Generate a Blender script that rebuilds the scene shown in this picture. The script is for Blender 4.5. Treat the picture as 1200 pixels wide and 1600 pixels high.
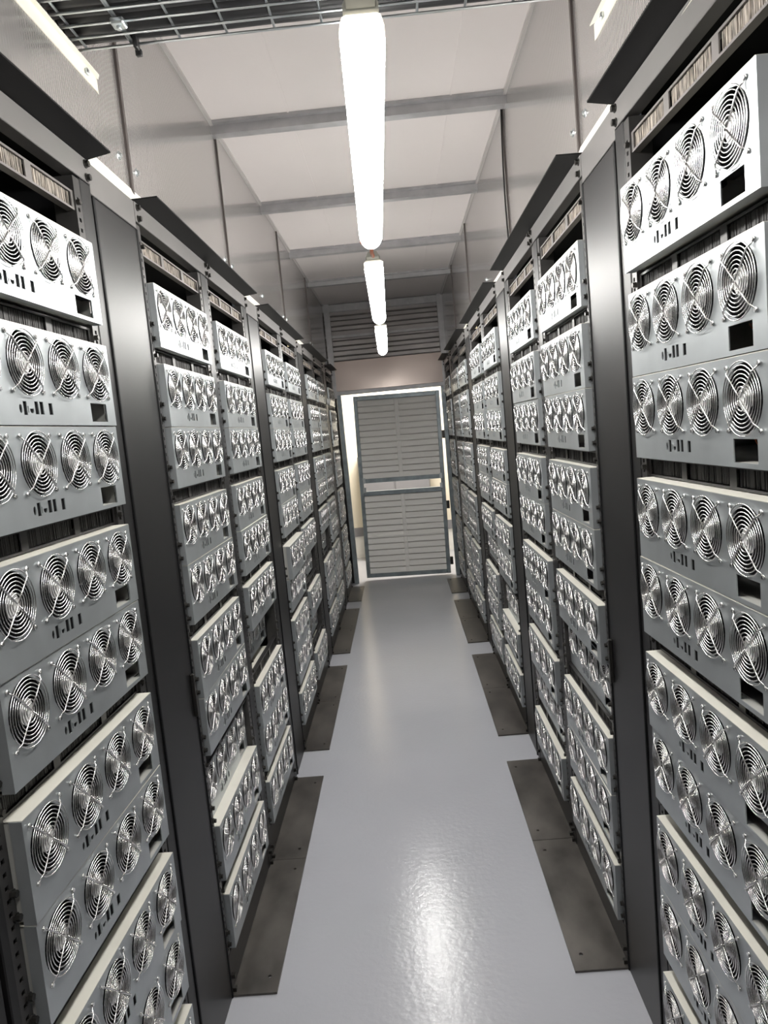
import bpy, bmesh, math, random
from mathutils import Matrix, Vector
from mathutils.geometry import delaunay_2d_cdt

for o in list(bpy.data.objects):
    bpy.data.objects.remove(o, do_unlink=True)
S = bpy.context.scene
C = S.collection
rnd = random.Random(7)

# ------------------------------------------------------------------ camera, world, exposure
EYE = 1.72
cam_data = bpy.data.cameras.new('camera')
cam = bpy.data.objects.new('camera', cam_data)
C.objects.link(cam)
cam_data.sensor_fit = 'HORIZONTAL'
cam_data.sensor_width = 36.0
cam_data.lens = 36.0 * 1141.84 / 1200.0
cam_data.clip_start = 0.02
_fw = Vector((-0.02952829, 0.99342162, -0.11064165))
_rt = Vector((0.99556904, 0.01934319, -0.09202238))
_up = Vector((0.08927686, 0.11286867, 0.98959098))
_m = Matrix((( _rt.x, _up.x, -_fw.x, 0.0), (_rt.y, _up.y, -_fw.y, 0.0), (_rt.z, _up.z, -_fw.z, EYE), (0, 0, 0, 1)))
cam.matrix_world = _m
S.camera = cam

world = bpy.data.worlds.new('world')
S.world = world
world.use_nodes = True
world.node_tree.nodes['Background'].inputs[0].default_value = (0.8, 0.85, 0.9, 1)
world.node_tree.nodes['Background'].inputs[1].default_value = 0.05

LAMP_POWER = 60.0
BACKROOM_POWER = 110.0
S.view_settings.view_transform = 'Standard'
S.view_settings.look = 'None'
S.view_settings.gamma = 1.0
S.view_settings.use_curve_mapping = False
S.view_settings.exposure = 0.12

# ------------------------------------------------------------------ materials
MATS = {}
def mat(name, col, rough=0.5, metal=0.0, spec=0.5, noise=None, bump=None, rough_var=0.0, emit=None, coat=0.0, transmission=0.0, alpha=1.0):
    """noise=(scale, amount, (sx,sy,sz)) varies the base colour; bump=(scale, strength, distance, (sx,sy,sz))"""
    m = bpy.data.materials.new(name)
    m.use_nodes = True
    nt = m.node_tree
    b = nt.nodes['Principled BSDF']
    b.inputs['Base Color'].default_value = (*col, 1)
    b.inputs['Roughness'].default_value = rough
    b.inputs['Metallic'].default_value = metal
    b.inputs['Specular IOR Level'].default_value = spec
    b.inputs['Coat Weight'].default_value = coat
    b.inputs['Transmission Weight'].default_value = transmission
    b.inputs['Alpha'].default_value = alpha
    tc = None
    def coords(sc):
        nonlocal tc
        if tc is None:
            tc = nt.nodes.new('ShaderNodeTexCoord')
        mp = nt.nodes.new('ShaderNodeMapping')
        mp.inputs['Scale'].default_value = sc
        nt.links.new(tc.outputs['Object'], mp.inputs['Vector'])
        return mp.outputs['Vector']
    if noise:
        sc, amt, st = noise
        n = nt.nodes.new('ShaderNodeTexNoise')
        n.inputs['Scale'].default_value = sc
        n.inputs['Detail'].default_value = 6
        nt.links.new(coords(st), n.inputs['Vector'])
        r = nt.nodes.new('ShaderNodeValToRGB')
        r.color_ramp.elements[0].position = 0.3
        r.color_ramp.elements[1].position = 0.7
        r.color_ramp.elements[0].color = (*[max(0, c * (1 - amt)) for c in col], 1)
        r.color_ramp.elements[1].color = (*[min(1, c * (1 + amt)) for c in col], 1)
        nt.links.new(n.outputs['Fac'], r.inputs['Fac'])
        nt.links.new(r.outputs['Color'], b.inputs['Base Color'])
        if rough_var:
            mr = nt.nodes.new('ShaderNodeMapRange')
            mr.inputs['To Min'].default_value = max(0.02, rough - rough_var)
            mr.inputs['To Max'].default_value = min(1, rough + rough_var)
            nt.links.new(n.outputs['Fac'], mr.inputs['Value'])
            nt.links.new(mr.outputs['Result'], b.inputs['Roughness'])
    if bump:
        sc, st, dist, sca = bump
        n2 = nt.nodes.new('ShaderNodeTexNoise')
        n2.inputs['Scale'].default_value = sc
        n2.inputs['Detail'].default_value = 3
        nt.links.new(coords(sca), n2.inputs['Vector'])
        bp = nt.nodes.new('ShaderNodeBump')
        bp.inputs['Strength'].default_value = st
        bp.inputs['Distance'].default_value = dist
        nt.links.new(n2.outputs['Fac'], bp.inputs['Height'])
        nt.links.new(bp.outputs['Normal'], b.inputs['Normal'])
    if emit:
        b.inputs['Emission Color'].default_value = (*emit[0], 1)
        b.inputs['Emission Strength'].default_value = emit[1]
    MATS[name] = m
    return m

one = (1, 1, 1)
mat('galvanised_face', (0.475, 0.505, 0.52), 0.40, 0.8, noise=(9, 0.08, one), rough_var=0.06, bump=(60, 0.03, 0.001, one))
mat('galvanised_chassis', (0.60, 0.60, 0.57), 0.45, 0.55, noise=(8, 0.08, one))
mat('chrome_wire', (0.86, 0.85, 0.84), 0.22, 1.0)
mat('fan_black', (0.005, 0.005, 0.006), 0.45, 0.0, 0.2)
mat('hub_sticker', (0.80, 0.78, 0.76), 0.35, 0.15, noise=(70, 0.35, one))
mat('blade_black', (0.005, 0.005, 0.006), 0.5, 0.0, 0.15)
mat('dark_inside', (0.008, 0.008, 0.009), 0.7, 0.0, 0.15)
mat('socket_grey', (0.055, 0.06, 0.062), 0.5)
mat('wire_orange', (0.55, 0.12, 0.03), 0.5)
mat('powder_black', (0.007, 0.0068, 0.0072), 0.40, 0.0, 0.38, noise=(5, 0.12, one))
mat('lid_cream_lit', (0.66, 0.645, 0.58), 0.42, 0.15, noise=(8, 0.06, one))  # pale cream lid tone, with light from above put into the colour
mat('header_grey', (0.17, 0.163, 0.16), 0.36, 0.3, 0.5, noise=(5, 0.08, one))
mat('canopy_black', (0.004, 0.004, 0.0045), 0.5, 0.0, 0.18)
mat('rail_steel', (0.055, 0.053, 0.052), 0.38, 0.5, noise=(14, 0.2, one))
mat('bolt_steel', (0.05, 0.048, 0.045), 0.35, 0.8)
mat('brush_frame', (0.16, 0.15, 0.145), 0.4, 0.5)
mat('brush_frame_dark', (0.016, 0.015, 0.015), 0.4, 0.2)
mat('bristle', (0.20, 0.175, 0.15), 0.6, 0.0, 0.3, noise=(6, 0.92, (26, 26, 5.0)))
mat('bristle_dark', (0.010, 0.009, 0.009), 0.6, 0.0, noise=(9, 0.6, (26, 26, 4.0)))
mat('floor_epoxy', (0.36, 0.365, 0.395), 0.20, 0.0, 0.5, noise=(1.3, 0.04, one), bump=(46, 0.22, 0.004, one))
mat('ceiling_panel', (0.66, 0.62, 0.61), 0.5, 0.0, 0.4, noise=(0.9, 0.04, one))
mat('galvanised_beam', (0.42, 0.42, 0.43), 0.42, 0.6, noise=(12, 0.12, one))
mat('sheet_joint', (0.10, 0.085, 0.08), 0.45, 0.3)
mat('cream_profile', (0.80, 0.77, 0.68), 0.4)
mat('corner_trim', (0.50, 0.48, 0.47), 0.45, 0.3)
mat('plate_steel', (0.092, 0.084, 0.077), 0.38, 0.55, noise=(3.6, 0.55, (1.6, 1, 1)), rough_var=0.15)
mat('lamp_housing', (0.40, 0.40, 0.35), 0.5)
mat('lamp_clip', (0.62, 0.60, 0.50), 0.4)
mat('tray_zinc', (0.62, 0.66, 0.68), 0.28, 0.9)
mat('cable_black', (0.014, 0.014, 0.015), 0.42)
mat('louvre_white', (0.93, 0.91, 0.87), 0.5)
mat('door_zinc', (0.27, 0.31, 0.33), 0.4, 0.55, noise=(14, 0.2, one))
mat('corrugated_metal', (0.33, 0.315, 0.31), 0.34, 0.7, noise=(4, 0.1, one))
mat('cream_wall', (0.78, 0.73, 0.62), 0.7)
mat('grey_band', (0.22, 0.22, 0.24), 0.6)
mat('white_plastic', (0.85, 0.85, 0.83), 0.4)
mat('steel_wire', (0.5, 0.5, 0.5), 0.4, 0.8)

def emission_mat(name, col, strength):
    m = bpy.data.materials.new(name); m.use_nodes = True
    nt = m.node_tree
    nt.nodes.remove(nt.nodes['Principled BSDF'])
    e = nt.nodes.new('ShaderNodeEmission')
    e.inputs[0].default_value = (*col, 1); e.inputs[1].default_value = strength
    nt.links.new(e.outputs[0], nt.nodes['Material Output'].inputs[0])
    MATS[name] = m
emission_mat('lamp_diffuser', (1.0, 0.98, 0.94), LAMP_POWER)
emission_mat('lamp_diffuser_end', (1.0, 0.93, 0.80), 1.6)

def ribbed_sheet(name, col, rough, metal, trans):
    """twin-wall plastic sheet: glossy, with fine upright flutes"""
    m = mat(name, col, rough, metal, 0.6)
    nt = m.node_tree; b = nt.nodes['Principled BSDF']
    tc = nt.nodes.new('ShaderNodeTexCoord')
    w = nt.nodes.new('ShaderNodeTexWave')
    w.wave_type = 'BANDS'; w.bands_direction = 'Y'
    w.inputs['Scale'].default_value = 28.0
    w.inputs['Distortion'].default_value = 0.4
    nt.links.new(tc.outputs['Object'], w.inputs['Vector'])
    n = nt.nodes.new('ShaderNodeTexNoise'); n.inputs['Scale'].default_value = 2.2
    nt.links.new(tc.outputs['Object'], n.inputs['Vector'])
    mx = nt.nodes.new('ShaderNodeMath'); mx.operation = 'MULTIPLY_ADD'
    mx.inputs[1].default_value = 0.5
    nt.links.new(w.outputs['Fac'], mx.inputs[0]); nt.links.new(n.outputs['Fac'], mx.inputs[2])
    bp = nt.nodes.new('ShaderNodeBump'); bp.inputs['Strength'].default_value = 0.12; bp.inputs['Distance'].default_value = 0.004
    nt.links.new(mx.outputs[0], bp.inputs['Height']); nt.links.new(bp.outputs['Normal'], b.inputs['Normal'])
    return m
ribbed_sheet('plastic_sheet', (0.42, 0.40, 0.39), 0.13, 0.6, 0.0)
ribbed_sheet('plastic_sheet_far_sheen', (0.66, 0.56, 0.51), 0.24, 0.35, 0.0)  # paler, warmer tone puts the reflections above the door into the colour

# ------------------------------------------------------------------ mesh helpers
class MB:
    def __init__(self):
        self.v = []; self.f = []; self.mi = []; self.sm = []
    def add(self, vs, fs, mi=0, smooth=False):
        o = len(self.v)
        self.v += [tuple(p) for p in vs]
        for f in fs:
            self.f.append(tuple(i + o for i in f)); self.mi.append(mi); self.sm.append(smooth)
        return self
    def box(self, x0, x1, y0, y1, z0, z1, mi=0, skip=()):
        vs = [(x0,y0,z0),(x1,y0,z0),(x1,y1,z0),(x0,y1,z0),(x0,y0,z1),(x1,y0,z1),(x1,y1,z1),(x0,y1,z1)]
        fs = {'-z':(0,3,2,1),'+z':(4,5,6,7),'-y':(0,1,5,4),'+x':(1,2,6,5),'+y':(2,3,7,6),'-x':(3,0,4,7)}
        return self.add(vs, [q for k, q in fs.items() if k not in skip], mi)
    def bevel_box(self, x0, x1, y0, y1, z0, z1, b=0.004, mi=0):
        bm = bmesh.new()
        bmesh.ops.create_cube(bm, size=1.0, matrix=Matrix.Translation(((x0+x1)/2,(y0+y1)/2,(z0+z1)/2)) @ Matrix.Diagonal((x1-x0,y1-y0,z1-z0,1)))
        bmesh.ops.bevel(bm, geom=list(bm.edges), offset=b, segments=1, affect='EDGES', profile=0.5)
        bm.verts.index_update()
        self.add([v.co.copy() for v in bm.verts], [[v.index for v in f.verts] for f in bm.faces], mi)
        bm.free(); return self
    def tube(self, pts, r, n=6, mi=0, closed=False, caps=True, smooth=True):
        pts = [Vector(p) for p in pts]; N = len(pts); vs = []; fs = []
        prev = None
        for i, p in enumerate(pts):
            if closed: t = pts[(i+1) % N] - pts[i-1]
            else: t = pts[min(i+1, N-1)] - pts[max(i-1, 0)]
            t.normalize()
            if prev is None:
                a = Vector((0,0,1)) if abs(t.z) < .9 else Vector((1,0,0))
                u = t.cross(a).normalized()
            else:
                u = (prev - t * prev.dot(t)).normalized()
            prev = u; w = t.cross(u)
            for k in range(n):
                an = 2*math.pi*k/n
                vs.append(p + r*(math.cos(an)*u + math.sin(an)*w))
        M = N if closed else N-1
        for i in range(M):
            j = (i+1) % N
            for k in range(n):
                l = (k+1) % n
                fs.append((i*n+k, i*n+l, j*n+l, j*n+k))
        if caps and not closed:
            self.add(vs, fs, mi, smooth)
            o = len(self.v) - len(vs)
            self.f.append(tuple(o+k for k in reversed(range(n)))); self.mi.append(mi); self.sm.append(False)
            self.f.append(tuple(o+(N-1)*n+k for k in range(n))); self.mi.append(mi); self.sm.append(False)
            return self
        return self.add(vs, fs, mi, smooth)
    def ring_y(self, cx, y, cz, R, r, seg, n, mi=0):
        """torus lying in the xz plane"""
        vs = []; fs = []
        for i in range(seg):
            a = 2*math.pi*i/seg; ca, sa = math.cos(a), math.sin(a)
            for k in range(n):
                b = 2*math.pi*(k+.5)/n
                q = R + r*math.cos(b)
                vs.append((cx+q*ca, y - r*math.sin(b), cz+q*sa))
        for i in range(seg):
            j = (i+1) % seg
            for k in range(n):
                l = (k+1) % n
                fs.append((i*n+k, i*n+l, j*n+l, j*n+k))
        return self.add(vs, fs, mi, True)
    def cyl_y(self, cx, cz, r, y0, y1, seg=12, mi=0, mi_front=None, front=True, back=True):
        vs = []; 
        for y in (y0, y1):
            for i in range(seg):
                a = 2*math.pi*i/seg
                vs.append((cx+r*math.cos(a), y, cz+r*math.sin(a)))
        self.add(vs, [(i, (i+1)%seg, seg+(i+1)%seg, seg+i) for i in range(seg)], mi, seg > 8)
        o = len(self.v)-len(vs)
        if front:
            self.f.append(tuple(o+i for i in reversed(range(seg)))); self.mi.append(mi if mi_front is None else mi_front); self.sm.append(False)
        if back:
            self.f.append(tuple(o+seg+i for i in range(seg))); self.mi.append(mi); self.sm.append(False)
        return self
    def mesh(self, name, mats):
        me = bpy.data.meshes.new(name)
        me.from_pydata(self.v, [], self.f)
        for m in (mats if isinstance(mats, (list, tuple)) else [mats]):
            me.materials.append(MATS[m])
        me.polygons.foreach_set('material_index', self.mi)
        me.polygons.foreach_set('use_smooth', self.sm)
        bm = bmesh.new(); bm.from_mesh(me)
        bmesh.ops.recalc_face_normals(bm, faces=bm.faces)
        bm.to_mesh(me); bm.free()
        me.update()
        return me

def plate_holes(outline, holes, y0, y1):
    """sheet in the xz plane with real holes; front at y0, back at y1. Returns an MB"""
    pts = []; edges = []
    def loop(L):
        o = len(pts); pts.extend(Vector(p) for p in L)
        edges.extend((o+i, o+(i+1) % len(L)) for i in range(len(L)))
    loop(outline)
    for h in holes: loop(h)
    r = delaunay_2d_cdt(pts, edges, [], 1, 1e-6)
    V, F = r[0], r[2]
    def inside(p, L):
        c = False; j = len(L)-1
        for i in range(len(L)):
            if (L[i][1] > p.y) != (L[j][1] > p.y) and p.x < (L[j][0]-L[i][0])*(p.y-L[i][1])/(L[j][1]-L[i][1])+L[i][0]: c = not c
            j = i
        return c
    keep = []
    for f in F:
        c = sum((V[i] for i in f), Vector((0,0)))/len(f)
        if inside(c, outline) and not any(inside(c, h) for h in holes): keep.append(tuple(f))
    m = MB(); n = len(V)
    vs = [(p.x, y0, p.y) for p in V] + [(p.x, y1, p.y) for p in V]
    fs = list(keep) + [tuple(n+i for i in reversed(f)) for f in keep]
    cnt = {}
    for f in keep:
        for i in range(len(f)):
            a, b = f[i], f[(i+1) % len(f)]
            cnt[(a, b)] = 1
    for (a, b) in cnt:
        if (b, a) not in cnt: fs.append((b, a, n+a, n+b))
    m.add(vs, fs)
    return m
def circle(cx, cz, r, n):
    return [(cx+r*math.cos(2*math.pi*i/n), cz+r*math.sin(2*math.pi*i/n)) for i in range(n)]
def rect(x0, x1, z0, z1):
    return [(x0,z0),(x1,z0),(x1,z1),(x0,z1)]

def link(name, me, parent=None, loc=(0,0,0), rot=(0,0,0), kind=None):
    o = bpy.data.objects.new(name, me); C.objects.link(o)
    o.location = loc; o.rotation_euler = rot
    if parent is not None: o.parent = parent
    if kind: o['kind'] = kind
    return o
def tag(o, label, cat=None, group=None, kind=None):
    o['label'] = label
    if cat: o['category'] = cat
    if group: o['group'] = group
    if kind: o['kind'] = kind
    return o
def empty(name, loc=(0,0,0), rz=0.0, parent=None):
    o = link(name, None, parent, loc, (0,0,rz))
    o.empty_display_size = 0.05
    return o
def copy_tree(o, parent=None):
    c = o.copy(); C.objects.link(c); c.parent = parent
    for ch in KIDS.get(o.name, ()):
        copy_tree(ch, c)
    return c
KIDS = {}

# ------------------------------------------------------------------ layout numbers (metres, z up, aisle runs along +y)
RAIL = {'left': -0.680, 'right': 0.565}       # plane of the rack rails
PROUD = 0.016                                 # server faces stand in front of the rails
SHEET = {'left': -0.715, 'right': 0.605}      # upper wall sheets
CEIL = EYE + 1.43
END_Y = 8.30
BACK_Y = -1.60
U = 0.0460
Z0 = EYE - 1.589
ROWS = [(41,45),(36,40),(32,36),(27,31),(23,27),(18,22),(14,18),(9,13),(5,9),(0,4)]   # bottom, top of each server row, in units
GAPS = [(40,41),(31,32),(22,23),(13,14),(4,5)]
W = 0.588; H = 4*U - 0.003
PITCH = 0.740
RACK_W = 1.485; SINGLE_W = 0.745; MARGIN = 0.040
HEAD_LO, HEAD_HI = EYE + 0.640, EYE + 0.697
RACKS = [1.055, 2.105, 3.870, 5.635, 7.400]
RACK_COLS = [1, 2, 2, 2, 1]

# ------------------------------------------------------------------ structure: floor, ceiling, walls
m = MB(); m.box(-0.9, 0.8, BACK_Y, 10.6, -0.06, 0.0)
tag(link('floor', m.mesh('floor', 'floor_epoxy')), 'glossy light grey epoxy floor', kind='structure')

ceiling = empty('ceiling', (0, 0, CEIL)); tag(ceiling, 'off-white panelled ceiling', kind='structure')
beam_y = [2.27 + 1.18*i for i in range(-3, 5)]
edges = [BACK_Y] + beam_y + [END_Y]
for i in range(len(edges)-1):
    m = MB(); y0, y1 = edges[i], edges[i+1]
    m.box(-0.74, 0.63, y0+0.002, y1-0.002, 0.0, 0.04)
    link('ceiling_panel', m.mesh('ceiling_panel', 'ceiling_panel'), ceiling)
    m = MB()
    for x in (-0.36, 0.02, 0.36):                      # faint folded seams of the sheet
        m.box(x-0.004, x+0.004, y0+0.01, y1-0.01, -0.003, 0.0)
    link('ceiling_seam', m.mesh('ceiling_seam', 'ceiling_panel'), ceiling)
bm_me = None
for y in beam_y:
    if bm_me is None:
        m = MB()
        prof = [(-0.055,0),(-0.055,-0.012),(-0.030,-0.014),(-0.028,-0.050),(0.028,-0.050),(0.030,-0.014),(0.055,-0.012),(0.055,0)]
        n = len(prof); vs = [(-0.735,a,b) for a,b in prof]+[(0.625,a,b) for a,b in prof]
        m.add(vs, [(i,(i+1)%n,n+(i+1)%n,n+i) for i in range(n)]+[tuple(range(n)),tuple(reversed(range(n,2*n)))])
        bm_me = m.mesh('ceiling_beam', 'galvanised_beam')
    link('ceiling_beam', bm_me, ceiling, (0, y, 0))

JOINTS = {'left': [2.215, 3.485, 5.18, 6.72], 'right': [2.26, 3.55, 5.46, 6.80]}
for side in ('left', 'right'):
    sg = -1 if side == 'left' else 1
    x = SHEET[side]
    w = empty('wall_'+side); tag(w, 'glossy grey ribbed plastic sheeting above the %s-hand rack row' % side, kind='structure')
    js = [BACK_Y, 0.6] + JOINTS[side] + [END_Y]
    for i in range(len(js)-1):
        m = MB(); m.box(min(x, x+sg*0.012), max(x, x+sg*0.012), js[i]+0.001, js[i+1]-0.001, EYE+0.69, CEIL)
        link('plastic_sheet', m.mesh('plastic_sheet', 'plastic_sheet'), w)
        m = MB()
        k = max(2, int((js[i+1]-js[i])/0.55))
        for q in range(k):                                   # washer-headed screws along the foot of the sheet
            yy = js[i] + 0.07 + q*(js[i+1]-js[i]-0.14)/(k-1)
            for (rr, d) in ((0.012, 0.003), (0.007, 0.008)):
                bm = bmesh.new()
                bmesh.ops.create_cone(bm, cap_ends=True, segments=10, radius1=rr, radius2=rr*0.8, depth=d,
                    matrix=Matrix.Translation((x-sg*d/2, yy, EYE+0.835)) @ Matrix.Rotation(-sg*math.pi/2, 4, 'Y'))
                bm.verts.index_update()
                m.add([v.co.copy() for v in bm.verts], [[v.index for v in f.verts] for f in bm.faces]); bm.free()
        link('sheet_screws', m.mesh('sheet_screws', 'tray_zinc'), w, kind='stuff')
    for j in JOINTS[side]:
        m = MB(); m.box(min(x-sg*0.007, x), max(x-sg*0.007, x), j-0.008, j+0.008, EYE+0.72, CEIL-0.005)
        link('sheet_joint', m.mesh('sheet_joint', 'sheet_joint'), w)
    # corner trim where sheet meets ceiling
    m = MB(); m.box(min(x-sg*0.014, x), max(x-sg*0.014, x), BACK_Y, END_Y, CEIL-0.014, CEIL-0.0005)
    tag(link('trim_1' if side == 'left' else 'trim_2', m.mesh('corner_trim', 'corner_trim')), 'thin corner strip between ceiling and %s-hand sheeting' % side, kind='structure')
    # cream slanting strip on top of the racks, under the sheets
    m = MB()
    x0 = RAIL[side] + sg*0.006; x1 = SHEET[side] - sg*0.002
    vs = [(x0,0,HEAD_HI-0.01),(x1,0,EYE+0.765),(x1,0,HEAD_HI-0.01)]
    m.add([(a,RACKS[0],c) for a,_,c in vs]+[(a,8.15,c) for a,_,c in vs], [(0,1,4,3),(1,2,5,4),(2,0,3,5),(0,2,1),(3,4,5)])
    tag(link('trim_3' if side == 'left' else 'trim_4', m.mesh('top_strip', 'cream_profile')), 'cream strip closing the top of the %s-hand racks' % side, kind='structure')

# lower walls behind the racks, wall behind the camera
for side in ('left', 'right'):
    sg = -1 if side == 'left' else 1
    x = RAIL[side]
m = MB(); m.box(-0.75, 0.64, BACK_Y-0.05, BACK_Y, 0, CEIL)
tag(link('wall_back', m.mesh('wall_back', 'ceiling_panel')), 'plain off-white wall behind the viewer', kind='structure')

# far end wall: horizontally corrugated metal above the door
wf = empty('wall_far', (0, END_Y, 0)); tag(wf, 'corrugated metal end wall above the door', kind='structure')
m = MB(); n = 0; z = EYE + 0.76; prof = []
while z < CEIL - 0.02:
    prof += [(0.0, z), (0.0, z+0.045), (0.022, z+0.06), (0.022, z+0.095)]
    z += 0.11
vs = [(-0.74, a, b) for a, b in prof] + [(0.63, a, b) for a, b in prof]
k = len(prof); m.add(vs, [(i, i+1, k+i+1, k+i) for i in range(k-1)])
m.box(-0.74, 0.63, 0.03, 0.05, EYE+0.45, CEIL)
link('corrugated_sheet', m.mesh('corrugated_sheet', 'corrugated_metal'), wf)
m = MB(); m.box(-0.66, 0.56, -0.05, -0.035, EYE+0.475, EYE+0.80)
link('plastic_sheet', m.mesh('plastic_sheet_far_sheen', 'plastic_sheet_far_sheen'), wf)
for x in (-0.675, 0.575):
    m = MB(); m.box(x-0.03, x+0.03, -0.06, 0.0, EYE+0.40, CEIL)
    link('wall_post', m.mesh('wall_post', 'galvanised_beam'), wf)
m = MB(); m.box(-0.72, 0.61, -0.05, 0.01, CEIL-0.085, CEIL-0.01)
link('wall_header', m.mesh('wall_header', 'galvanised_beam'), wf)
m = MB(); m.box(-0.72, 0.61, -0.035, 0.0, EYE+1.06, EYE+1.085)
link('wall_rail', m.mesh('wall_rail', 'galvanised_beam'), wf)
for x0, x1 in ((-0.95, -0.66), (0.55, 0.85)):
    m = MB(); m.box(x0, x1, 0.0, 0.04, 0, EYE+0.8)
    link('wall_panel', m.mesh('wall_panel', 'powder_black'), wf)

# lobby seen through the open door
m = MB(); m.box(-1.6, 1.5, 10.0, 10.06, 0.42, 2.9)
tag(link('wall_lobby', m.mesh('wall_lobby', 'cream_wall')), 'cream lobby wall beyond the door', kind='structure')
m = MB(); m.box(-1.6, 1.5, 9.98, 10.06, 0.30, 0.42)
tag(link('baseboard_lobby', m.mesh('baseboard_lobby', 'grey_band')), 'grey band low on the lobby wall', kind='structure')
m = MB(); m.box(-1.6, 1.5, 10.0, 10.06, 0.0, 0.30)
tag(link('wall_plinth', m.mesh('wall_plinth', 'white_plastic')), 'pale lower part of the lobby wall', kind='structure')
m = MB(); m.box(-1.66, -1.6, END_Y+0.05, 10.06, 0, 2.9); m.box(1.5, 1.56, END_Y+0.05, 10.06, 0, 2.9); m.box(-1.66, 1.56, END_Y+0.05, 10.06, 2.9, 2.95)
tag(link('wall_lobby_sides', m.mesh('wall_lobby_sides', 'cream_wall')), 'lobby side walls and ceiling', kind='structure')
cb = empty('lobby_cabinet', (-0.06, 9.70, 0)); tag(cb, 'grey metal cabinet in the lobby, glimpsed through the gap between the louvres', 'cabinet')
m = MB(); m.bevel_box(-0.52, 0.42, 0.0, 0.28, 0.10, 1.40, b=0.01); link('body', m.mesh('body', 'grey_band'), cb)
m = MB(); m.bevel_box(-0.51, -0.06, -0.018, -0.001, 0.12, 1.38, b=0.004); link('door', m.mesh('door', 'grey_band'), cb)
m = MB(); m.bevel_box(-0.04, 0.41, -0.018, -0.001, 0.12, 1.38, b=0.004); link('door', m.mesh('door', 'grey_band'), cb)
m = MB(); m.box(-0.52, 0.42, 0.02, 0.26, 0.0, 0.098); link('plinth', m.mesh('plinth', 'dark_inside'), cb)
ld = bpy.data.lights.new('lobby_light', 'AREA'); ld.energy = BACKROOM_POWER; ld.size = 0.9; ld.color = (1.0, 0.95, 0.88)
lo = bpy.data.objects.new('lobby_light', ld); C.objects.link(lo); lo.location = (0, 9.2, 2.85)

# ------------------------------------------------------------------ door
d1 = empty('door_1', (0, END_Y, 0)); tag(d1, 'galvanised door frame with a louvred door standing ajar', kind='structure')
for nm, b in (('frame_post', (-0.655,-0.605,-0.05,0.02,0.0,EYE+0.475)), ('frame_post', (0.515,0.560,-0.05,0.02,0.0,EYE+0.475)), ('frame_header', (-0.655,0.56,-0.055,0.02,EYE+0.43,EYE+0.475))):
    m = MB(); m.bevel_box(*b, b=0.004); link(nm, m.mesh(nm, 'galvanised_beam' if nm == 'frame_header' else 'door_zinc'), d1)
leaf = empty('door_leaf', (-0.015, 0.05, 0.03), 0, d1)
leaf.rotation_euler = (0, math.radians(1.0), math.radians(-2.0))
LX0, LX1, LZ1 = -0.50, 0.475, 2.09
def lp(nm, x0, x1, z0, z1, mt='door_zinc', y0=-0.025, y1=0.025, b=0.004):
    m = MB(); m.bevel_box(x0, x1, y0, y1, z0, z1, b=b); return link(nm, m.mesh(nm, mt), leaf)
lp('stile', LX0, LX0+0.045, 0, LZ1); lp('stile', LX1-0.045, LX1, 0, LZ1)
lp('rail', LX0+0.045, LX1-0.045, 0, 0.05); lp('rail', LX0+0.045, LX1-0.045, LZ1-0.05, LZ1)
lp('rail', LX0+0.045, LX1-0.045, 0.955, 1.005); lp('rail', LX0+0.045, LX1-0.045, 1.10, 1.15)
slat_me = {}
def louvre(z0, z1):
    x0, x1 = LX0+0.045, LX1-0.045; xm = (x0+x1)/2 - 0.005; n = 13
    lp('louvre_mullion', xm-0.022, xm+0.022, z0, z1, 'louvre_white', -0.037, 0.004, 0.003)
    zm = z0 + (z1-z0)*0.47
    lp('louvre_crossbar', x0, x1, zm-0.012, zm+0.012, 'louvre_white', -0.040, 0.004, 0.003)
    st = (z1-z0)/n
    lp('louvre_back', x0, x1, z0, z1, 'louvre_white', 0.000, 0.006, 0.001)
    for i in range(n):
        for (a, b) in ((x0, xm-0.022), (xm+0.022, x1)):
            key = (round(b-a, 4), round(st, 4))
            if key not in slat_me:
                m = MB(); L = b-a; t = 0.003
                zt = st - 0.011
                vs = [(0,-0.031,0.0),(L,-0.031,0.0),(L,-0.027,0.0),(0,-0.027,0.0),(0,-0.022,zt),(L,-0.022,zt),(L,-0.018,zt),(0,-0.018,zt)]
                m.add(vs, [(0,3,2,1),(4,5,6,7),(0,1,5,4),(1,2,6,5),(2,3,7,6),(3,0,4,7)])
                slat_me[key] = m.mesh('slat', 'louvre_white')
            link('slat', slat_me[key], leaf, (a, 0, z0+i*st))
louvre(0.05, 0.955); louvre(1.15, LZ1-0.05)
for z in (1.0, 1.11):
    for x in (LX0+0.04, LX1-0.06):
        lp('corner_bracket', x, x+0.03, z-0.01, z+0.05, 'tray_zinc', -0.032, -0.024, 0.002)
for z in (0.10, 1.55, 0.75):
    lp('hinge', LX1+0.001, LX1+0.035, z, z+0.09, 'bolt_steel', -0.03, 0.01, 0.003)

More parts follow.
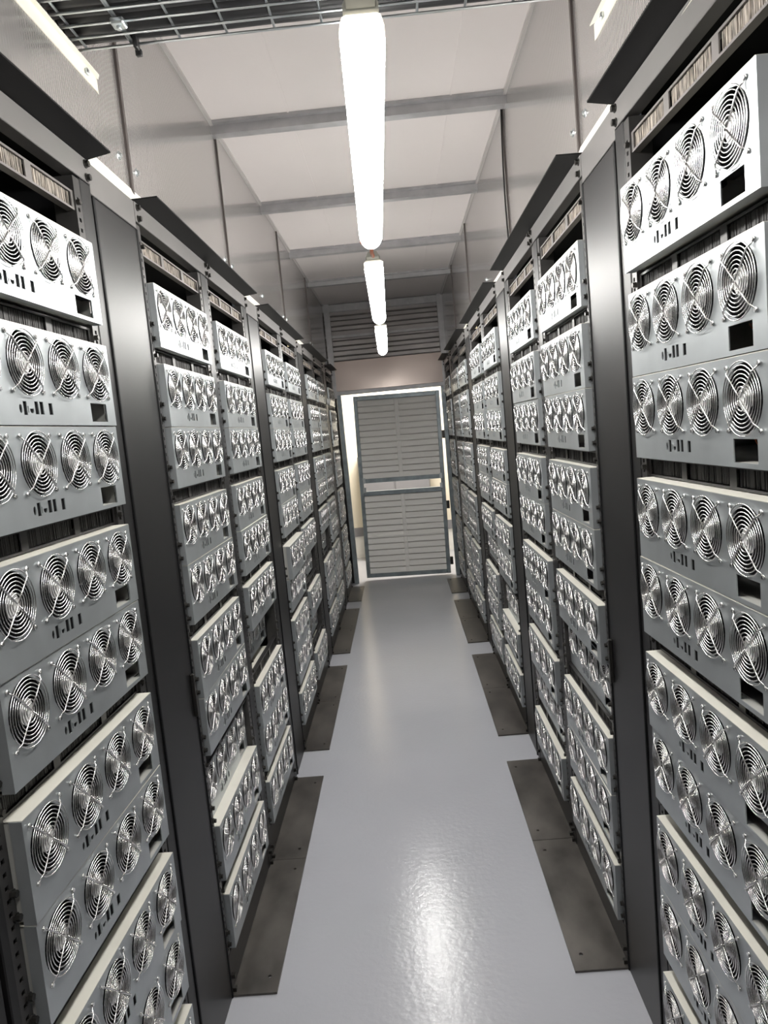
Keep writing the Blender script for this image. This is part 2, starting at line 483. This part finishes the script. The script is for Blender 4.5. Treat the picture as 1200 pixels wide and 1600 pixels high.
# ------------------------------------------------------------------ servers
FU = [0.118, 0.366, 0.614, 0.862]; FV = 0.377; HOLE_R = 0.0575
def fan_x(i): return -W/2 + FU[i]*W
FZ = H*(1-FV)
def unit_meshes(lod):
    seg = {0: 40, 1: 32, 2: 22}[lod]; ns = {0: 6, 1: 5, 2: 4}[lod]
    D = {}
    holes = [circle(fan_x(i), FZ, HOLE_R, {0: 36, 1: 24, 2: 16}[lod]) for i in range(4)]
    def R(u0, u1, v0, v1): return rect(-W/2+u0*W, -W/2+u1*W, H*(1-v1), H*(1-v0))
    psu = R(0.79, 0.925, 0.735, 0.955)
    # fan 4 sits over the power-supply opening: keep the two apart
    ports = [[(-W/2+(0.309+0.0085*math.cos(a))*W, H*(1-0.838)+0.0085*math.sin(a)) for a in [2*math.pi*q/8 for q in range(8)]],
             R(0.325, 0.346, 0.765, 0.900), R(0.350, 0.355, 0.81, 0.875),
             [(-W/2+0.362*W, H*(1-0.835)), (-W/2+0.362*W, H*(1-0.86)), (-W/2+0.368*W, H*(1-0.88)), (-W/2+0.378*W, H*(1-0.88)), (-W/2+0.384*W, H*(1-0.86)), (-W/2+0.384*W, H*(1-0.835))],
             R(0.393, 0.415, 0.76, 0.89), R(0.424, 0.446, 0.76, 0.89), R(0.480, 0.504, 0.77, 0.89)]
    m = plate_holes(rect(-W/2, W/2, 0, H), holes + [psu] + ports, 0.0, 0.002)
    # folded edges of the face sheet
    m.box(-W/2, W/2, 0.002, 0.022, H-0.0015, H); m.box(-W/2, W/2, 0.002, 0.022, 0, 0.0015)
    m.box(-W/2, -W/2+0.0015, 0.002, 0.022, 0.0015, H-0.0015); m.box(W/2-0.0015, W/2, 0.002, 0.022, 0.0015, H-0.0015)
    D['face'] = m.mesh('face_plate', 'galvanised_face')
    m = MB(); e = 0.004
    x0, x1, y0, y1, z0, z1 = -W/2+e, W/2-e, 0.0225, 0.52, e, H-e
    m.box(x0, x1, y0, y1, z0, z1, skip=('-y',))
    D['chassis'] = m.mesh('chassis', 'galvanised_chassis')
    m = MB(); m.box(-W/2+0.002, W/2-0.002, 0.0, 0.50, H+0.0001, H+0.0013); D['lid'] = m.mesh('lid', 'lid_cream_lit')
    # power supply set back behind its opening, with a socket, and the pierced lip below
    m = MB(); a0 = -W/2+0.775*W; a1 = -W/2+0.94*W
    m.box(a0, a1, 0.050, 0.20, 0.010, 0.052, 0)
    m.box(a0+0.035, a0+0.075, 0.044, 0.050, 0.016, 0.044, 1)
    for q in (0.021, 0.034): m.box(a0+0.048, a0+0.062, 0.0432, 0.044, q, q+0.003, 0)
    m.box(-W/2+0.79*W, -W/2+0.925*W, 0.002, 0.048, 0.0062, 0.0078, 2)
    D['psu'] = m.mesh('power_supply', ['dark_inside', 'socket_grey', 'galvanised_chassis'])
    m = MB(); m.box(-W/2+0.285*W, -W/2+0.52*W, 0.0035, 0.030, H*(1-0.915), H*(1-0.745))  # added dark box that stands for shade behind the port openings
    D['ports'] = m.mesh('port_shade_block', 'dark_inside')
    # fan: square black housing with a round duct
    m = MB(); hs = 0.0595
    sq = []
    nseg = 16 if lod else 24
    for i in range(nseg):
        a = 2*math.pi*i/nseg; c, s = math.cos(a), math.sin(a); k = hs/max(abs(c), abs(s))
        sq.append((k*c, k*s))
    ci = [(0.0575*math.cos(2*math.pi*i/nseg), 0.0575*math.sin(2*math.pi*i/nseg)) for i in range(nseg)]
    vs = [(p[0], 0.0, p[1]) for p in sq] + [(p[0], 0.0, p[1]) for p in ci] + [(p[0], 0.030, p[1]) for p in ci] + [(p[0], 0.030, p[1]) for p in sq]
    fs = []
    for i in range(nseg):
        j = (i+1) % nseg
        fs += [(i, j, nseg+j, nseg+i), (nseg+i, nseg+j, 2*nseg+j, 2*nseg+i), (2*nseg+i, 2*nseg+j, 3*nseg+j, 3*nseg+i), (3*nseg+i, 3*nseg+j, j, i)]
    m.add(vs, fs)
    D['fan'] = m.mesh('fan', 'fan_black')
    m = MB(); hr = 0.0225
    m.cyl_y(0, 0, hr, 0.0, 0.024, 16 if lod else 24, 0, 1)
    if lod == 0:
        m.ring_y(0, 0.0, 0, 0.017, 0.0012, 20, 4, 1); m.ring_y(0, 0.0, 0, 0.009, 0.001, 16, 4, 1)
    nb = 7
    for b in range(nb):
        a0 = 2*math.pi*b/nb
        vs = []; K = 3
        for k in range(K+1):
            r = hr-0.002 + (0.0545-hr+0.002)*k/K
            for (da, yy) in ((-0.28-0.10*k/K, 0.008), (0.32, 0.023)):
                a = a0 + da + 0.25*k/K
                vs.append((r*math.cos(a), yy, r*math.sin(a)))
        n0 = len(vs); vs += [(x, y+0.0012, z) for x, y, z in vs]
        fs = []
        for k in range(K):
            q = (2*k, 2*k+1, 2*k+3, 2*k+2)
            fs += [q, tuple(n0+i for i in reversed(q)), (2*k, 2*k+2, n0+2*k+2, n0+2*k), (2*k+1, n0+2*k+1, n0+2*k+3, 2*k+3)]
        fs += [(2*K, 2*K+1, n0+2*K+1, n0+2*K)]
        m.add(vs, fs, 0, True)
    D['rotor'] = m.mesh('fan_rotor', ['blade_black', 'hub_sticker'])
    # chrome guard: concentric rings on two crossed spokes, eyelets and screws at the corners
    m = MB(); wr = 0.00115
    for R_ in (0.0125, 0.0195, 0.0263, 0.0331, 0.0399, 0.0467, 0.0535, 0.0603):
        sgn = max(10, int(seg*(0.45+0.55*R_/0.0603)))
        m.ring_y(0, -0.0052, 0, R_, wr, sgn, ns)
    for k in range(4):
        a = math.pi/4 + k*math.pi/2; c, s = math.cos(a), math.sin(a)
        pts = [(0.003*c, -0.0076, 0.003*s), (0.058*c, -0.0076, 0.058*s), (0.0645*c, -0.0035, 0.0645*s), (0.070*c, -0.0018, 0.070*s)]
        m.tube(pts, 0.0016 if lod == 0 else 0.0019, ns)
        m.ring_y(0.0735*c, -0.0018, 0.0735*s, 0.0036, 0.0013, 10 if lod == 0 else 6, 3)
        m.cyl_y(0.0735*c, 0.0735*s, 0.0032, -0.0045, 0.0, 8 if lod == 0 else 6)
    D['guard'] = m.mesh('fan_guard', 'chrome_wire')
    return D
UM = [unit_meshes(0), unit_meshes(1), unit_meshes(2)]
wire_me = None
ORD = ['first', 'second', 'third', 'fourth', 'fifth', 'sixth', 'seventh', 'eighth', 'ninth', 'tenth']
def server(lod, loc, rot, label, group, wires=False):
    global wire_me
    D = UM[lod]
    t = empty('server', loc); t.rotation_euler = rot
    tag(t, label, 'server', group)
    link('face_plate', D['face'], t); link('chassis', D['chassis'], t); link('lid', D['lid'], t); link('power_supply', D['psu'], t); link('port_shade_block', D['ports'], t)
    for i in range(4):
        f = link('fan', D['fan'], t, (fan_x(i), 0.0025, FZ))
        g = link('fan_rotor', D['rotor'], f, (0, 0, 0)); g.rotation_euler = (0, rnd.uniform(0, 1.0), 0)
        link('fan_guard', D['guard'], f, (0, -0.0025, 0))
    if wires:
        if wire_me is None:
            m = MB()
            x = -W/2+0.86*W
            for k, dx in enumerate((0.0, 0.008)):
                m.tube([(x+dx-0.03, 0.03, 0.048), (x+dx-0.008, 0.022, 0.040), (x+dx+0.010, 0.026, 0.024), (x+dx+0.022, 0.035, 0.012)], 0.0012, 5)
            wire_me = m.mesh('loose_wires', 'wire_orange')
        link('loose_wires', wire_me, t)
    return t

# columns: (side, column index from the viewer, rack, y of near edge of the servers, lod)
RECESS = {('right', 1, 6): 0.035, ('left', 2, 6): 0.07, ('left', 4, 6): 0.05, ('left', 4, 8): 0.05, ('left', 1, 7): 0.035,
          ('right', 4, 6): 0.03, ('left', 3, 5): -0.02, ('right', 3, 7): 0.035, ('left', 5, 6): 0.05, ('right', 2, 8): 0.02}
COLNAME = ['nearest column', 'second column', 'third column', 'fourth column', 'fifth column', 'sixth column', 'seventh column', 'farthest column']
ROWNAME = ['topmost', 'second from top', 'third from top', 'fourth from top', 'fifth from top', 'sixth from top', 'fourth from bottom', 'third from bottom', 'second from bottom', 'bottommost']
def rack_frame(side, ri):
    """world matrix helpers of a rack: local x to the viewer's right, local y into the rack, origin on the floor at the viewer's left end"""
    wdt = SINGLE_W if RACK_COLS[ri] == 1 else RACK_W
    y0, y1 = RACKS[ri], RACKS[ri] + wdt
    yaw = 0.0
    if ri == 0: yaw = -0.024 if side == 'left' else 0.026        # the first racks stand slightly out of line
    if side == 'left':
        rz = math.pi/2; org = Vector((RAIL['left'], y0, 0)); piv = Vector((RAIL['left'], y1, 0))
    else:
        rz = -math.pi/2; org = Vector((RAIL['right'], y1, 0)); piv = Vector((RAIL['right'], y1, 0))
    if yaw:
        R = Matrix.Rotation(yaw, 3, 'Z'); org = piv + R @ (org - piv); rz += yaw
    return org, rz, wdt
def col_x(side, ri, c):
    """local x of the centre of column c (0 = nearer the viewer)"""
    wdt = SINGLE_W if RACK_COLS[ri] == 1 else RACK_W
    d = MARGIN + W/2 + c*PITCH + (0.022 if ri == 0 else 0.0)
    return d if side == 'left' else wdt - d

# rack part meshes, shared
def rail_mesh():
    holes = []
    top = HEAD_LO - 0.004; z = 0.14; wd = 0.032
    while z + 0.012 < top - 0.02:
        holes.append(rect(0.010, 0.020, z, z+0.009)); z += U/2
    m = plate_holes(rect(0, wd, 0.06, top), holes, 0.0, 0.003)
    m.box(0, 0.003, 0.003, 0.05, 0.06, top); m.box(wd-0.003, wd, 0.003, 0.05, 0.06, top)
    return m.mesh('upright', 'rail_steel')
RAILM = rail_mesh()
def bolts_mesh():
    m = MB()
    for (b, t) in ROWS:
        for q in (b + 0.55, b + 1.45):
            m.cyl_y(0, Z0 + q*U, 0.0062, -0.010, 0.0, 6); m.cyl_y(0, Z0 + q*U, 0.0085, -0.003, 0.0, 8)
    for (b, t) in GAPS + [(46.6, 47.6)]:
        m.cyl_y(0, Z0 + (b+0.5)*U, 0.0062, -0.009, 0.0, 6)
    return m.mesh('rail_bolts', 'bolt_steel')
BOLTM = bolts_mesh()
def brush_meshes(dark):
    L = W + 0.05; h = U - 0.003
    segs = [(-L/2+0.03, -L/2+0.03+0.172), (-0.092, 0.092), (L/2-0.03-0.172, L/2-0.03)]
    m = plate_holes(rect(-L/2, L/2, 0, h), [rect(a, b, 0.005, h-0.005) for a, b in segs], 0.0, 0.003)
    m.box(-L/2, L/2, 0.003, 0.018, 0, 0.002); m.box(-L/2, L/2, 0.003, 0.018, h-0.002, h)
    fr = m.mesh('brush_panel', 'brush_frame_dark' if dark else 'brush_frame')
    br = []
    r2 = random.Random(3)
    for a, b in segs:
        m = MB(); n = 80
        for i in range(n):                        # bundles of bristles standing side by side
            x0 = a + (b-a)*i/n; x1 = a + (b-a)*(i+1.0)/n; d = r2.uniform(0.004, 0.0065)
            m.box(x0, x1, d, 0.014, 0.0055, h-0.0055, skip=('+y', '-z', '+z'))
        br.append(m.mesh('bristle_strip', 'bristle_dark' if dark else 'bristle'))
    return fr, br
BRUSH = {False: brush_meshes(False), True: brush_meshes(True)}

COLS_BASE = [0, 1, 3, 5, 7]
for side in ('left', 'right'):
    for ri in range(5):
        org, rz, wdt = rack_frame(side, ri)
        nc = RACK_COLS[ri]
        rk = empty('server_rack', org, rz)
        where = ['nearest to the viewer', 'second from the viewer', 'third from the viewer', 'fourth from the viewer', 'beside the louvred door'][ri]
        tag(rk, 'black steel server rack with canopy in the %s-hand row, %s' % (side, where), 'server rack', 'racks in the %s-hand row' % side)
        # uprights with square holes
        lx = []
        for c in range(nc):
            cx = col_x(side, ri, c)
            for s_, xx in ((-1, cx - W/2 - 0.038), (1, cx + W/2 + 0.006)):
                link('upright', RAILM, rk, (xx, 0, 0)); lx.append(xx)
                link('rail_bolts', BOLTM, rk, (xx + (0.025 if s_ < 0 else 0.007), 0, 0), kind='stuff')
        # black frame posts filling what is left between the rails
        lx.sort(); spans = []; cur = 0.0
        for xx, x2 in zip(lx[0::2], lx[1::2]):
            if xx - cur > 0.004: spans.append((cur, xx - 0.001))
            cur = x2 + 0.033
        if wdt - cur > 0.004: spans.append((cur, wdt))
        for a, b in spans:
            m = MB(); m.bevel_box(a, b, -0.002, 0.06, 0.002, HEAD_LO, b=0.002)
            link('frame_post', m.mesh('frame_post', 'powder_black'), rk)
        # header, one length per column, with its bolts
        xs = [0, wdt] if nc == 1 else [0, wdt/2 + (0.02 if side == 'left' else -0.02), wdt]
        for a, b in zip(xs[:-1], xs[1:]):
            m = MB(); m.bevel_box(a+0.001, b-0.001, -0.004, 0.03, HEAD_LO+0.001, HEAD_HI, b=0.0015)
            hd = link('header', m.mesh('header', 'header_grey'), rk)
            m = MB()
            for xx in (a+0.018, b-0.018):
                for zz in (HEAD_LO+0.012, HEAD_HI-0.014):
                    m.cyl_y(xx, zz, 0.0075, -0.014, -0.004, 6); m.cyl_y(xx, zz, 0.010, -0.0065, -0.004, 10)
            link('header_bolts', m.mesh('header_bolts', 'bolt_steel'), hd, kind='stuff')
        # canopy: black folded flange standing out over the aisle
        m = MB()
        cw = 0.062
        vs = [(0.0, -0.004, HEAD_HI+0.001), (wdt, -0.004, HEAD_HI+0.001), (wdt-0.012, -0.004-cw, HEAD_HI+0.006), (0.012, -0.004-cw, HEAD_HI+0.006)]
        vs += [(x, y, z+0.004) for x, y, z in vs]
        m.add(vs, [(0,1,2,3),(7,6,5,4),(0,4,5,1),(1,5,6,2),(2,6,7,3),(3,7,4,0)])
        m.box(0, wdt, -0.004, 0.02, HEAD_HI+0.001, HEAD_HI+0.005)
        link('canopy', m.mesh('canopy', 'canopy_black'), rk)
        # base rail
        m = MB(); m.bevel_box(0.0, wdt, -0.001, 0.05, 0.009, Z0-0.004, b=0.002)
        link('base_rail', m.mesh('base_rail', 'powder_black'), rk)
        # carcass behind: back, sides, top, bottom
        m = MB(); m.box(0.001, wdt-0.001, 0.062, 0.80, 0.01, HEAD_HI-0.003, skip=('-y',))
        link('carcass', m.mesh('carcass', 'dark_inside'), rk)
        # brush panels
        for c in range(nc):
            cx = col_x(side, ri, c)
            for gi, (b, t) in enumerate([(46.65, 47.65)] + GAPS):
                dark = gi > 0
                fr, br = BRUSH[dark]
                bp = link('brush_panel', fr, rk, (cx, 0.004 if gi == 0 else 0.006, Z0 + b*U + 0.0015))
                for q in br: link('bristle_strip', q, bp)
        # servers
        for c in range(nc):
            ci = COLS_BASE[ri] + c
            cx = col_x(side, ri, c)
            lod = 0 if ri == 0 else (1 if ri == 1 else 2)
            R3 = Matrix.Rotation(rz, 3, 'Z')
            for r, (b, t) in enumerate(ROWS):
                rec = RECESS.get((side, ci, r), 0.0) + rnd.uniform(-0.0025, 0.0025)
                p = org + R3 @ Vector((cx + rnd.uniform(-0.002, 0.002), -(PROUD + (0.010 if ri == 0 else 0.0)) + rec, Z0 + b*U + 0.0015))
                lab = 'silver four-fan server, %s in the %s of the %s-hand row' % (ROWNAME[r], COLNAME[ci], side)
                server(lod, p, (rnd.uniform(-0.004, 0.004), 0, rz + rnd.uniform(-0.004, 0.004)), lab,
                       'servers in the %s of the %s-hand row' % (COLNAME[ci], side), wires=(side == 'right' and ci == 0 and r in (1, 2)))

# ------------------------------------------------------------------ filler panels between racks
FILL = [(RACKS[i] + (SINGLE_W if RACK_COLS[i] == 1 else RACK_W), RACKS[i+1]) for i in range(4)]
FILL_L = ['between the nearest and second racks', 'between the second and third racks', 'between the third and fourth racks', 'between the fourth and last racks']
for side in ('left', 'right'):
    sg = 1 if side == 'left' else -1
    for i, (a, b) in enumerate(FILL):
        a += 0.001; b -= 0.001
        wd = b - a
        f = empty('filler_panel', (RAIL[side], a if side == 'left' else b, 0), math.pi/2 if side == 'left' else -math.pi/2)
        tag(f, 'tall dark grey filler panel %s of the %s-hand row' % (FILL_L[i], side), 'panel', 'filler panels of the %s-hand row' % side)
        m = MB(); m.bevel_box(0.001, wd-0.001, -0.003, 0.02, 0.0, HEAD_LO-0.022, b=0.003)
        link('sheet', m.mesh('sheet', 'powder_black'), f)
        m = MB(); m.bevel_box(0.0, wd, -0.002, 0.02, HEAD_LO-0.019, HEAD_HI, b=0.0015)
        link('header', m.mesh('header', 'header_grey'), f)
        m = MB()
        for x in (0.0, wd-0.010):
            m.bevel_box(x, x+0.010, -0.006, 0.0, 0.0, HEAD_LO-0.022, b=0.002)
        link('edge_strip', m.mesh('edge_strip', 'canopy_black'), f)
        if i == 0:
            m = MB(); xx = wd-0.03 if side == 'left' else 0.02
            m.bevel_box(xx, xx+0.012, -0.014, -0.003, 0.93, 1.06, b=0.002)
            link('latch', m.mesh('latch', 'bolt_steel'), f)
    # blank panel that closes the row on the viewer's side
    b = RACKS[0] - 0.004; a = BACK_Y + 0.02
    f = empty('end_panel', (RAIL[side] + (-0.02 if side == 'left' else 0.025), a if side == 'left' else b, 0), math.pi/2 if side == 'left' else -math.pi/2)
    tag(f, 'plain dark panel closing the %s-hand row beside the viewer' % side, 'panel', 'end panels')
    n = 3
    for k in range(n):
        m = MB(); m.bevel_box((b-a)*k/n+0.002, (b-a)*(k+1)/n-0.002, 0.0, 0.02, 0.0, HEAD_HI, b=0.003)
        link('sheet', m.mesh('sheet', 'powder_black'), f)

# ------------------------------------------------------------------ steel plates on the floor in front of the racks
def floor_plate(side, y0, y1, label):
    out = -0.536 if side == 'left' else 0.396
    inn = RAIL[side] + (0.0 if side == 'left' else 0.0)
    wd = abs(inn - out); L = y1 - y0
    m = plate_holes([(0, 0), (wd, 0), (wd, L), (0, L)], [circle(wd-0.035, 0.07, 0.0065, 10), circle(wd-0.035, L-0.07, 0.0065, 10)], 0.0, 0.007)
    # plate_holes builds in xz: turn it flat
    m.v = [(x, z, 0.0075 - y) for x, y, z in m.v]
    if side == 'right': m.v = [(-x, y, z) for x, y, z in m.v]
    o = link('floor_plate', m.mesh('floor_plate', 'plate_steel'), None, (inn, y0, 0.0005))
    tag(o, label, 'floor plate', 'steel plates along the %s-hand row' % side)
    m = MB()
    for yy in (0.02, L-0.02):
        for q in (0.0, 0.045):
            x = 0.004
            sgn = 1 if side == 'left' else -1
            m.box(min(0.002*sgn, 0.014*sgn), max(0.002*sgn, 0.014*sgn), yy-0.007, yy+0.007, 0.0076+q, 0.0196+q)
    link('bolt_heads', m.mesh('bolt_heads', 'bolt_steel'), o, kind='stuff')
for side in ('left', 'right'):
    k = 0
    for ri in (1, 2, 3, 4):
        y0 = [0, 2.10, 3.855, 5.605, 7.36][ri]
        for q in range(2 if ri < 4 else 1):
            a = y0 + q*0.72 + (0.003 if q else 0); b = y0 + (q+1)*0.72
            floor_plate(side, a, b, 'dark bare steel floor plate, %s from the viewer along the %s-hand racks' % (ORD[k], side))
            k += 1

# ------------------------------------------------------------------ linear lamps
LZ = EYE + 0.65
def lamp(x0, y0, x1, y1, label):
    L = math.hypot(x1-x0, y1-y0); rz = -math.atan2(x1-x0, y1-y0)
    t = empty('linear_lamp', (x0, y0, LZ), rz)
    tag(t, label, 'lamp', 'linear ceiling lamps over the aisle')
    def sweep(prof, ya, yb, closed=True, shrink=None):
        n = len(prof); ks = [(ya, 1.0), (yb, 1.0)]
        m = MB(); vs = []
        st = shrink or ks
        for (yy, s) in st: vs += [(px*s, yy, pz*s) for px, pz in prof]
        fs = []
        for i in range(len(st)-1):
            for k in range(n if closed else n-1):
                l = (k+1) % n
                fs.append((i*n+k, i*n+l, (i+1)*n+l, (i+1)*n+k))
        fs += [tuple(reversed(range(n))), tuple((len(st)-1)*n+k for k in range(n))]
        m.add(vs, fs, 0, False); return m
    half = 0.036
    hp = [(-half*0.80, 0.010), (half*0.80, 0.010), (half*0.80, 0.020), (half*0.55, 0.036), (-half*0.55, 0.036), (-half*0.80, 0.020)]
    link('housing', sweep(hp, 0.0, L).mesh('housing', 'lamp_housing'), t)
    dp = [((half+0.002)*math.cos(a), -0.0045 - 0.040*math.sin(a)) for a in [math.radians(-21) + math.radians(222)*q/16 for q in range(17)]]
    endw = [(0.050, 1.0), (L-0.06, 1.0), (L-0.03, 0.93), (L-0.012, 0.74), (L-0.004, 0.5)]
    m = sweep(dp, 0, 0, True, endw); m.sm = [True]*len(m.sm)
    link('diffuser', m.mesh('diffuser', 'lamp_diffuser'), t)
    m = sweep(dp, 0, 0, True, [(0.004, 0.70), (0.012, 0.88), (0.030, 0.98), (0.0495, 1.0)])
    link('diffuser_end', m.mesh('diffuser_end', 'lamp_diffuser_end'), t)
    m = sweep([(px*0.8, pz*0.8 + 0.004) for px, pz in hp], -0.045, -0.001)
    link('end_cap', m.mesh('end_cap', 'lamp_housing'), t)
    for k in range(5):
        for s in (-1, 1):
            yy = 0.08 + k*(L-0.16)/4
            m = MB(); m.bevel_box(min(s*0.030, s*0.0385), max(s*0.030, s*0.0385), yy-0.010, yy+0.010, 0.0105, 0.0185, b=0.0015)
            link('clip', m.mesh('clip', 'lamp_clip'), t)
    for yy in (0.30, L-0.30):
        m = MB(); m.tube([(0, yy, 0.034), (0, yy, CEIL-LZ)], 0.0009, 5)
        link('suspension_wire', m.mesh('suspension_wire', 'steel_wire'), t)
    return t
lamp(0.000, 1.235, -0.035, 2.580, 'long glowing linear lamp nearest the viewer, below the wire tray')
lamp(-0.039, 2.935, -0.052, 4.350, 'middle glowing linear lamp of the three over the aisle')
lamp(-0.053, 4.715, -0.070, 6.110, 'farthest glowing linear lamp, in front of the corrugated end wall')
lamp(0.030, -0.530, 0.005, 0.850, 'linear lamp of the same row, just behind the viewer')
for i, (x, ya, yb) in enumerate([(-0.037, 2.575, 2.895), (-0.0525, 4.345, 4.675)]):       # connectors between lamps
    m = MB(); m.tube([(x, ya, LZ+0.022), (x+0.004, ya+0.06, LZ+0.008), (x-0.003, yb-0.08, LZ+0.010), (x, yb, LZ+0.014)], 0.007, 6)
    m.bevel_box(x-0.036, x+0.036, ya+0.03, ya+0.055, LZ-0.004, LZ+0.012, b=0.003)
    o = link('lamp_connector', m.mesh('lamp_connector', 'wire_orange' if i == 0 else 'lamp_housing'))
    tag(o, ['short copper-coloured connector between the first and middle lamps', 'short grey connector between the middle and farthest lamps'][i], 'connector')

# ------------------------------------------------------------------ wire basket tray crossing the aisle with black cables in it
TZ = EYE + 1.0
tr = empty('wire_cable_tray', (0, 1.912, TZ)); tag(tr, 'zinc wire-mesh cable tray crossing the aisle under the ceiling', 'cable tray')
XA, XB = SHEET['left'] + 0.005, SHEET['right'] - 0.005
m = MB(); m.tube([(XA, 0, 0), (XB, 0, 0)], 0.0033, 6); long_me = m.mesh('long_wire', 'tray_zinc')
for k in range(7): link('long_wire', long_me, tr, (0, -0.052*k, 0))
for z in (0.045, 0.09):
    link('long_wire', long_me, tr, (0, -0.330, z))
m = MB(); m.tube([(0, 0.008, 0.0052), (0, -0.320, 0.0052), (0, -0.333, 0.014), (0, -0.333, 0.095)], 0.0034, 6); cross_me = m.mesh('cross_wire', 'tray_zinc')
x = -0.684
while x < XB:
    link('cross_wire', cross_me, tr, (x, 0, 0)); x += 0.1172
link('cross_wire', cross_me, tr, (-0.572, 0, 0)); 
m = MB(); m.bevel_box(-0.580, -0.548, -0.122, -0.088, -0.012, 0.002, b=0.003); m.tube([(-0.564, -0.105, -0.012), (-0.564, -0.105, -0.02)], 0.006, 6)
link('splice_clamp', m.mesh('splice_clamp', 'tray_zinc'), tr)
m = MB(); m.bevel_box(-0.562, -0.552, -0.02, 0.006, -0.016, 0.012, b=0.002); m.bevel_box(-0.565, -0.549, 0.0, 0.012, -0.026, -0.010, b=0.002)
link('cable_tie', m.mesh('cable_tie', 'cable_black'), tr)
for k in range(8):
    pts = []
    yy = 1.912 - 0.006 - 0.0388*k
    for q in range(9):
        xx = XA + (XB-XA)*q/8
        pts.append((xx, yy + rnd.uniform(-0.0015, 0.0015), TZ + 0.0280 + rnd.uniform(-0.0005, 0.0015)))
    m = MB(); m.tube(pts, 0.0190, 10)
    o = link('power_cable', m.mesh('power_cable', 'cable_black'))
    tag(o, 'thick black cable in the wire tray, %s from its door-side edge' % ORD[k], 'cable', 'black cables in the wire tray')
for side in ('left', 'right'):
    sg = 1 if side == 'left' else -1; x = SHEET[side] + sg*0.0005
    t = empty('angle_bracket', (x, 0, EYE+0.955)); tag(t, 'cream angle bracket on the %s-hand sheeting carrying the wire tray' % side, 'bracket', 'brackets under the wire tray')
    def sl(nm, x0, x1, z0, z1):
        m = MB(); x0, x1 = sorted((sg*x0, sg*x1)); yb = 2.045
        m.add([(x0,0.9,z0),(x1,0.9,z0),(x1,0.9,z1),(x0,0.9,z1),(x0,yb,z0),(x1,yb-0.02,z0),(x1,yb-0.02,z1),(x0,yb,z1)], [(0,3,2,1),(4,5,6,7),(0,1,5,4),(1,2,6,5),(2,3,7,6),(3,0,4,7)])
        link(nm, m.mesh(nm, 'cream_profile'), t)
    sl('upright_flange', 0.0, 0.003, 0.0, 0.040); sl('level_flange', 0.003, 0.014, 0.037, 0.040)
    m = MB(); m.bevel_box(min(sg*0.003, sg*0.011), max(sg*0.003, sg*0.011), 1.955, 1.970, 0.012, 0.027, b=0.002)
    link('bolt', m.mesh('bolt', 'tray_zinc'), t)

# loose cable running down the right-hand sheeting beside its joint
m = MB()
pts = []
for q in range(13):
    f = q/12; pts.append((SHEET['right']-0.009, 3.52 + 0.03*f + 0.05*math.sin(math.pi*f), CEIL-0.01 - f*0.72))
m.tube(pts, 0.004, 6)
tag(link('hanging_cable', m.mesh('hanging_cable', 'cable_black')), 'thin dark cable bowing down the right-hand sheeting from the ceiling beam', 'cable')

# small white round fittings on the last racks
for side, y, z, lab in (('right', 8.095, EYE+0.365, 'small white round fitting on the last right-hand rack beside the door'),
                        ('left', 7.30, EYE+0.335, 'small white round fitting on the last left-hand filler panel')):
    t = empty('round_fitting', (RAIL[side] + (0.0035 if side == 'left' else -0.0035), y, z), math.pi/2 if side == 'left' else -math.pi/2)
    tag(t, lab, 'detector', 'white round fittings near the door')
    m = MB(); m.cyl_y(0, 0, 0.030, -0.008, 0.0, 20); link('base', m.mesh('base', 'white_plastic'), t)
    m = MB(); N = 16; vs = []; rings = [(0.026, -0.008), (0.0245, -0.018), (0.019, -0.027), (0.010, -0.032)]
    for r, yy in rings: vs += [(r*math.cos(2*math.pi*i/N), yy, r*math.sin(2*math.pi*i/N)) for i in range(N)]
    fs = [(k*N+i, k*N+(i+1)%N, (k+1)*N+(i+1)%N, (k+1)*N+i) for k in range(3) for i in range(N)] + [tuple(3*N+i for i in range(N))]
    m.add(vs, fs, 0, True); link('dome', m.mesh('dome', 'white_plastic'), t)
